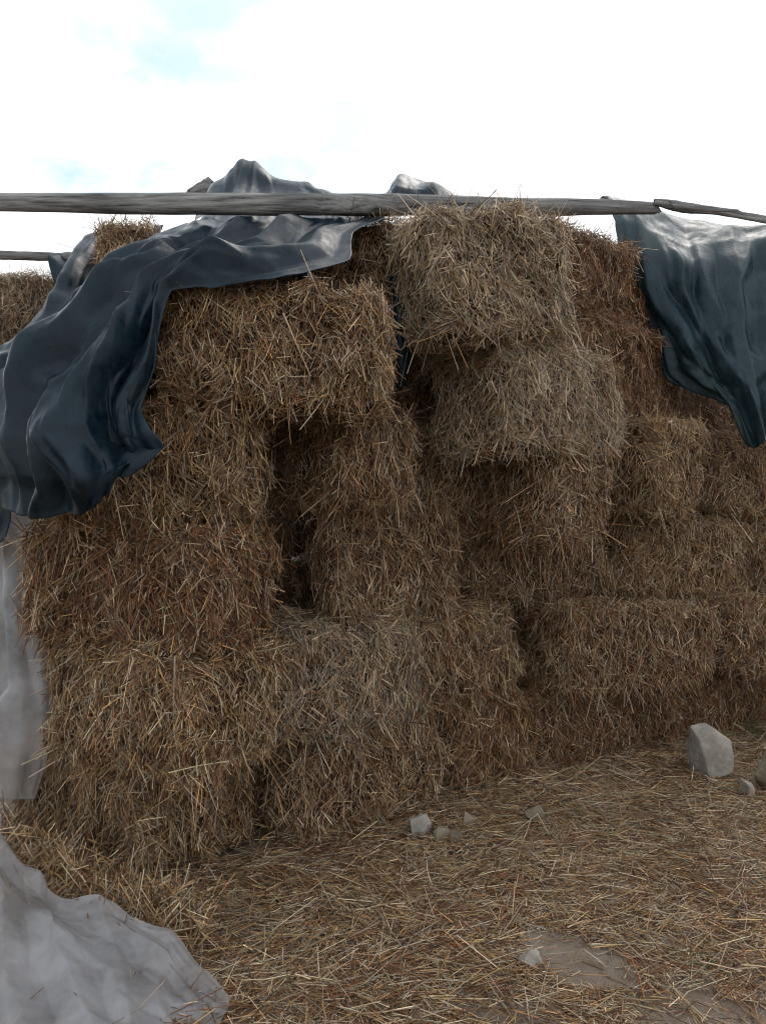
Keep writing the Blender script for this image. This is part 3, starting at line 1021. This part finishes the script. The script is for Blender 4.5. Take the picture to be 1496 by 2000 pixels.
strip_rows = [
    [(735, 440, 3.62), (765, 440, 3.6), (795, 445, 3.6)],
    [(748, 520, 3.5), (772, 520, 3.46), (800, 525, 3.5)],
    [(760, 600, 3.5), (780, 605, 3.44), (802, 610, 3.5)],
    [(764, 680, 3.5), (782, 690, 3.46), (800, 690, 3.5)],
    [(770, 745, 3.52), (782, 760, 3.5), (792, 748, 3.52)],
]
t5 = sheet('tarp', strip_rows, 60, 24, M['tarp'], [([(.0, .4), (1., .5)], .02, .15)], 67, crease=12, crease_amp=.012)
tag(t5, 'narrow strip of dark tarp hanging in the slit beside the topmost bale', 'tarp')

# milky plastic film: on the ground at lower left, and upright beside the pile
film_rows = [
    [(-140, 1585, 2.75), (-30, 1620, 2.66), (40, 1694, 2.58), (85, 1744, 2.54), (165, 1762, 2.53), (250, 1800, 2.48), (335, 1832, 2.42), (392, 1886, 2.30), (452, 1944, 2.19)],
    [(-160, 1650, 2.62), (-50, 1690, 2.52), (30, 1755, 2.44), (90, 1800, 2.42), (175, 1830, 2.40), (255, 1865, 2.35), (330, 1895, 2.30), (385, 1935, 2.22), (442, 1972, 2.14)],
    [(-180, 1760, 2.45), (-60, 1790, 2.34), (20, 1840, 2.28), (95, 1880, 2.27), (180, 1910, 2.25), (255, 1940, 2.20), (325, 1965, 2.16), (380, 1990, 2.11), (425, 2010, 2.08)],
    [(-200, 1890, 2.25), (-70, 1910, 2.16), (10, 1945, 2.13), (95, 1975, 2.12), (180, 2000, 2.09), (255, 2025, 2.05), (320, 2040, 2.02), (370, 2058, 1.99), (415, 2070, 1.97)],
    [(-220, 2050, 2.02), (-80, 2065, 1.98), (5, 2080, 1.95), (95, 2095, 1.92), (180, 2110, 1.90), (255, 2120, 1.88), (318, 2130, 1.87), (365, 2140, 1.855), (405, 2150, 1.84)],
]
p1 = sheet('plastic_film', film_rows, 130, 190, M['plastic'], [
    ([(-.1, .30), (.4, .38), (.8, .50), (1.1, .55)], .030, .05),
    ([(-.1, .52), (.4, .60), (1.1, .66)], .022, .04),
    ([(.1, .70), (.5, .72), (1.1, .76)], .018, .035),
    ([(-.1, .16), (.5, .22), (1.1, .3)], .03, .05)], 71, wrinkle=.002, crease=16, crease_amp=.008, ragged=.004, thick=0, facet=(.028, 30, 1.0, .26))
tag(p1, 'crumpled milky plastic film spread on the ground at lower left', 'plastic sheet')
film2 = [
    [(-90, 960, 3.45), (-30, 965, 3.3), (20, 985, 3.22), (60, 1005, 3.22)],
    [(-90, 1090, 3.4), (-30, 1095, 3.25), (30, 1100, 3.18), (72, 1105, 3.2)],
    [(-90, 1220, 3.3), (-30, 1225, 3.15), (35, 1230, 3.08), (95, 1235, 3.15)],
    [(-90, 1330, 3.2), (-30, 1335, 3.08), (40, 1340, 3.02), (112, 1345, 3.12)],
    [(-90, 1430, 3.1), (-30, 1435, 3.0), (35, 1445, 2.96), (100, 1450, 3.08)],
    [(-90, 1560, 3.0), (-30, 1560, 2.95), (25, 1560, 2.95), (70, 1560, 3.05)],
]
p2 = sheet('plastic_film', film2, 110, 50, M['plastic'], [([(-.1, .55), (.5, .60), (1.1, .7)], .05, .08), ([(-.1, .3), (.5, .35), (1.1, .4)], -.04, .08),
                                                        ([(.2, .85), (.7, .8), (1.1, .9)], .03, .06)], 73, wrinkle=.003, crease=12, crease_amp=.008, ragged=.004, thick=0, facet=(.05, 12, 1.3, .10))
tag(p2, 'upright strip of milky plastic film along the left side of the pile', 'plastic sheet')
dark2 = [
    [(-90, 900, 3.2), (-30, 900, 3.1), (25, 930, 3.05)],
    [(-90, 1000, 3.2), (-30, 1000, 3.1), (22, 1010, 3.06)],
    [(-90, 1090, 3.2), (-30, 1085, 3.1), (12, 1050, 3.06)],
]
t6 = sheet('tarp', dark2, 40, 30, M['tarp'], [], 79, crease=20, crease_amp=.014)
tag(t6, 'scrap of dark tarp at the left edge above the upright plastic film', 'tarp')


# ------------------------------------------------------------------ poles
def pole(name, pts, radii, seed, flat=1.0, seg=90, ring=14, ragged=(0, 0), label='', group=None):
    pts = np.array(pts); t = np.linspace(0, 1, len(pts)); tt = np.linspace(0, 1, seg)
    Cn = np.stack([np.interp(tt, t, pts[:, k]) for k in range(3)], 1)
    Rr = np.interp(tt, np.linspace(0, 1, len(radii)), radii)
    org = Cn[0].copy()
    ax = unit(Cn[-1] - Cn[0])
    yaw = math.atan2(ax[1], ax[0])
    n_up = np.array([0, 0, 1.0]); n_si = unit(np.cross(ax, n_up)); n_up = np.cross(n_si, ax)
    w1, w2 = Waves(seed, 1.3), Waves(seed + 1, 3.5)
    ang = np.linspace(0, 2 * math.pi, ring, endpoint=False)
    V = np.zeros((seg, ring, 3))
    for k, a in enumerate(ang):
        e = np.array([math.cos(a), math.sin(a)])
        sq = (abs(e[0]) ** 3 + abs(e[1]) ** 3) ** (-1 / 3)
        dirv = n_si * e[0] * flat + n_up * e[1]
        probe = np.stack([tt * 3, np.full(seg, e[0]), np.full(seg, e[1])], 1)
        rr = Rr * sq * (1 + .10 * w1(probe * .8) + .04 * w2(probe))
        end = np.zeros(seg)
        rj = np.random.default_rng(seed * 31 + k)
        V[:, k] = Cn + dirv * rr[:, None]
        if ragged[0]: V[:3, k] += ax * (rj.uniform(0, ragged[0])) * np.array([1, .6, .3])[:, None]
        if ragged[1]: V[-3:, k] -= ax * (rj.uniform(0, ragged[1])) * np.array([.3, .6, 1])[:, None]
    # wood-space: local X along the pole
    W = V.reshape(-1, 3) - org
    Lc = np.stack([W @ ax, W @ -n_si, W @ n_up], 1)
    i, j = np.meshgrid(np.arange(seg - 1), np.arange(ring), indexing='ij')
    j2 = (j + 1) % ring
    Q = np.stack([(i * ring + j).ravel(), (i * ring + j2).ravel(), ((i + 1) * ring + j2).ravel(), ((i + 1) * ring + j).ravel()], 1)
    # end caps as quads fans
    c0 = len(Lc)
    Lc = np.concatenate([Lc, [Lc[:ring].mean(0)], [Lc[-ring:].mean(0)]])
    cap = []
    for k in range(0, ring, 2):
        cap.append([c0, (k + 2) % ring, (k + 1) % ring, k])
        b_ = (seg - 1) * ring
        cap.append([c0 + 1, b_ + k, b_ + (k + 1) % ring, b_ + (k + 2) % ring])
    Q = np.concatenate([Q, np.array(cap)])
    o = mesh_np(name, Lc, Q, M['wood'], smooth=True)
    o.location = org
    o.rotation_euler = Matrix((ax, -n_si, n_up)).transposed().to_euler()
    return tag(o, label, 'pole', group)


pole('wooden_pole', [px(-260, 391, 2.78), px(0, 396, 2.90), px(300, 399, 3.08), px(600, 400, 3.30), px(800, 401, 3.58), px(1120, 404, 3.98), px(1290, 407, 4.2)],
     [.028, .030, .034, .040, .045, .048, .044, .036, .028], 5, flat=.8, ragged=(0, .10),
     label='long weathered grey pole lying across the top of the pile')
pole('split_pole', [px(1268, 393, 4.15), px(1330, 404, 4.16), px(1400, 412, 4.18), px(1520, 434, 4.2), px(1640, 455, 4.2)],
     [.014, .030, .024, .020, .020, .018], 15, flat=.5, ragged=(.12, 0),
     label='splintered grey slat running off at the right above the tarp')
pole('wood_splinter', [px(1300, 400, 4.08), px(1380, 408, 4.1), px(1452, 412, 4.1)], [.02, .016, .004], 17, flat=.5, seg=40, ring=10, ragged=(.05, .08),
     label='thin pointed splinter sticking out over the right slat')
pole('wooden_pole', [px(-200, 496, 4.65), px(0, 498, 4.6), px(120, 502, 4.5), px(225, 506, 4.4)], [.028, .026, .022, .018], 25, flat=.8, ragged=(0, .05),
     label='thin dark pole at upper left, farther back over the tarp')
pole('broken_plank', [px(362, 382, 4.3), px(395, 368, 4.3), px(412, 362, 4.32), px(424, 366, 4.32)], [.02, .04, .05, .03], 35, flat=.4, seg=24, ring=10, ragged=(.04, .06),
     label='ragged dark plank end sticking up left of the tarp peak')


# ------------------------------------------------------------------ stones
def stone(u, v, wpx, hpx, mat, seed, label, d=None, sink=.15, flat=1.0, group=None, cuts=13):
    if d is None: d = CAMH * F / (v - V0)
    p = px(u, v, d)
    sx, sz = wpx / F * d / 2, hpx / F * d / 2
    r = np.random.default_rng(seed)
    D = unit(r.normal(size=(cuts, 3))) * r.uniform(.82, 1.12, (cuts, 1))
    D = D / np.abs(D).max(0)
    bm = bmesh.new()
    for v_ in D: bm.verts.new(tuple(v_ * [sx, sx * .85 * flat, sz]))
    res = bmesh.ops.convex_hull(bm, input=bm.verts[:])
    bmesh.ops.delete(bm, geom=[g for g in res['geom_interior'] if isinstance(g, bmesh.types.BMVert)], context='VERTS')
    bmesh.ops.bevel(bm, geom=bm.edges[:], offset=sx * .07, segments=2, profile=.6, affect='EDGES', clamp_overlap=True)
    bmesh.ops.triangulate(bm, faces=bm.faces[:])
    bmesh.ops.subdivide_edges(bm, edges=[e for e in bm.edges if e.calc_length() > sx * .25], cuts=2, use_grid_fill=True)
    wv_ = Waves(seed, 1.6 / sx * .5)
    for v_ in bm.verts:
        c = np.array(v_.co)[None]
        v_.co *= 1 + .035 * float(wv_(c)[0])
    low = min(v_.co.z for v_ in bm.verts)
    for v_ in bm.verts: v_.co.z -= low
    me = bpy.data.meshes.new('stone')
    bm.to_mesh(me); bm.free()
    me.materials.append(mat)
    o = bpy.data.objects.new('stone', me)
    C.objects.link(o)
    o.location = (p[0], p[1] + sx * .5, float(ground_z(p[0], p[1])) - sink * sz * 2)
    o.rotation_euler = (0, 0, r.uniform(-.5, .5))
    tag(o, label, 'stone', group or 'stones lying by the pile')


stone(1396, 1520, 92, 116, M['stone'], 41, 'large pale angular rock at the foot of the pile on the right', sink=.06)
stone(1512, 1545, 62, 92, M['stone_warm'], 12, 'yellowish rock cut off by the right edge', sink=.05)
stone(1454, 1556, 40, 44, M['stone'], 33, 'small pale stone just below the large rock', sink=.1)
stone(816, 1634, 54, 50, M['stone'], 21, 'pale flat stone half buried in litter, leftmost of the small row', sink=.08)
stone(924, 1620, 38, 42, M['stone_warm'], 22, 'rounded brown-grey pebble, upper right of the small row', sink=.08, cuts=4)
stone(862, 1642, 44, 38, M['stone_warm'], 23, 'dusty stone in the middle of the small row', sink=.08)
stone(894, 1646, 32, 30, M['stone_warm'], 24, 'tiny rounded pebble at the lower end of the small row', sink=.08, cuts=4)
stone(1044, 1604, 44, 42, M['stone_warm'], 25, 'dull stone under straw right of the small row', sink=.08)
stone(1036, 1893, 58, 44, M['stone'], 26, 'flat pale stone beside the bare earth patch in front', sink=.25)
stone(992, 1690, 30, 20, M['stone_warm'], 27, 'low stone almost covered by litter below the small row', sink=.4)


# ------------------------------------------------------------------ weeds and dark stalks
def tuft(name, u, v, nb, length, rad, mat, seed, label, cat, lean=.5):
    d = CAMH * F / (v - V0)
    p = px(u, v, d)
    r = np.random.default_rng(seed)
    P0 = np.stack([r.normal(0, rad, nb), r.normal(0, rad, nb), np.zeros(nb)], 1)
    D = unit(np.stack([r.normal(0, lean, nb), r.normal(0, lean, nb), np.ones(nb) * .8], 1))
    Ln = r.uniform(.4, 1.0, nb) * length
    bend = np.stack([D[:, 0] * .4, D[:, 1] * .4, -np.ones(nb) * .25], 1) * Ln[:, None]
    V, Q, cc = straws(P0, D, Ln, r.uniform(.0012, .0028, nb), np.ones((nb, 3)), bend, seed)
    o = mesh_np(name, V, Q, mat)
    o.location = (p[0], p[1], float(ground_z(p[0], p[1])))
    tag(o, label, cat)


tuft('grass_tuft', 1492, 1436, 60, .20, .08, M['green'], 1, 'dark green grass tuft at the right edge by the pile', 'grass', .45)
tuft('weed', 920, 1562, 16, .08, .02, M['green'], 2, 'tiny green weed at the foot of the middle bale', 'weed')
tuft('weed', 1385, 1870, 14, .09, .03, M['green'], 3, 'small green weed in the litter at lower right', 'weed', .9)
tuft('dead_stalks', 1320, 1700, 70, .07, .06, M['dark'], 4, 'blackened clump of dead stalks in the litter at right', 'dead plant', 3.0)
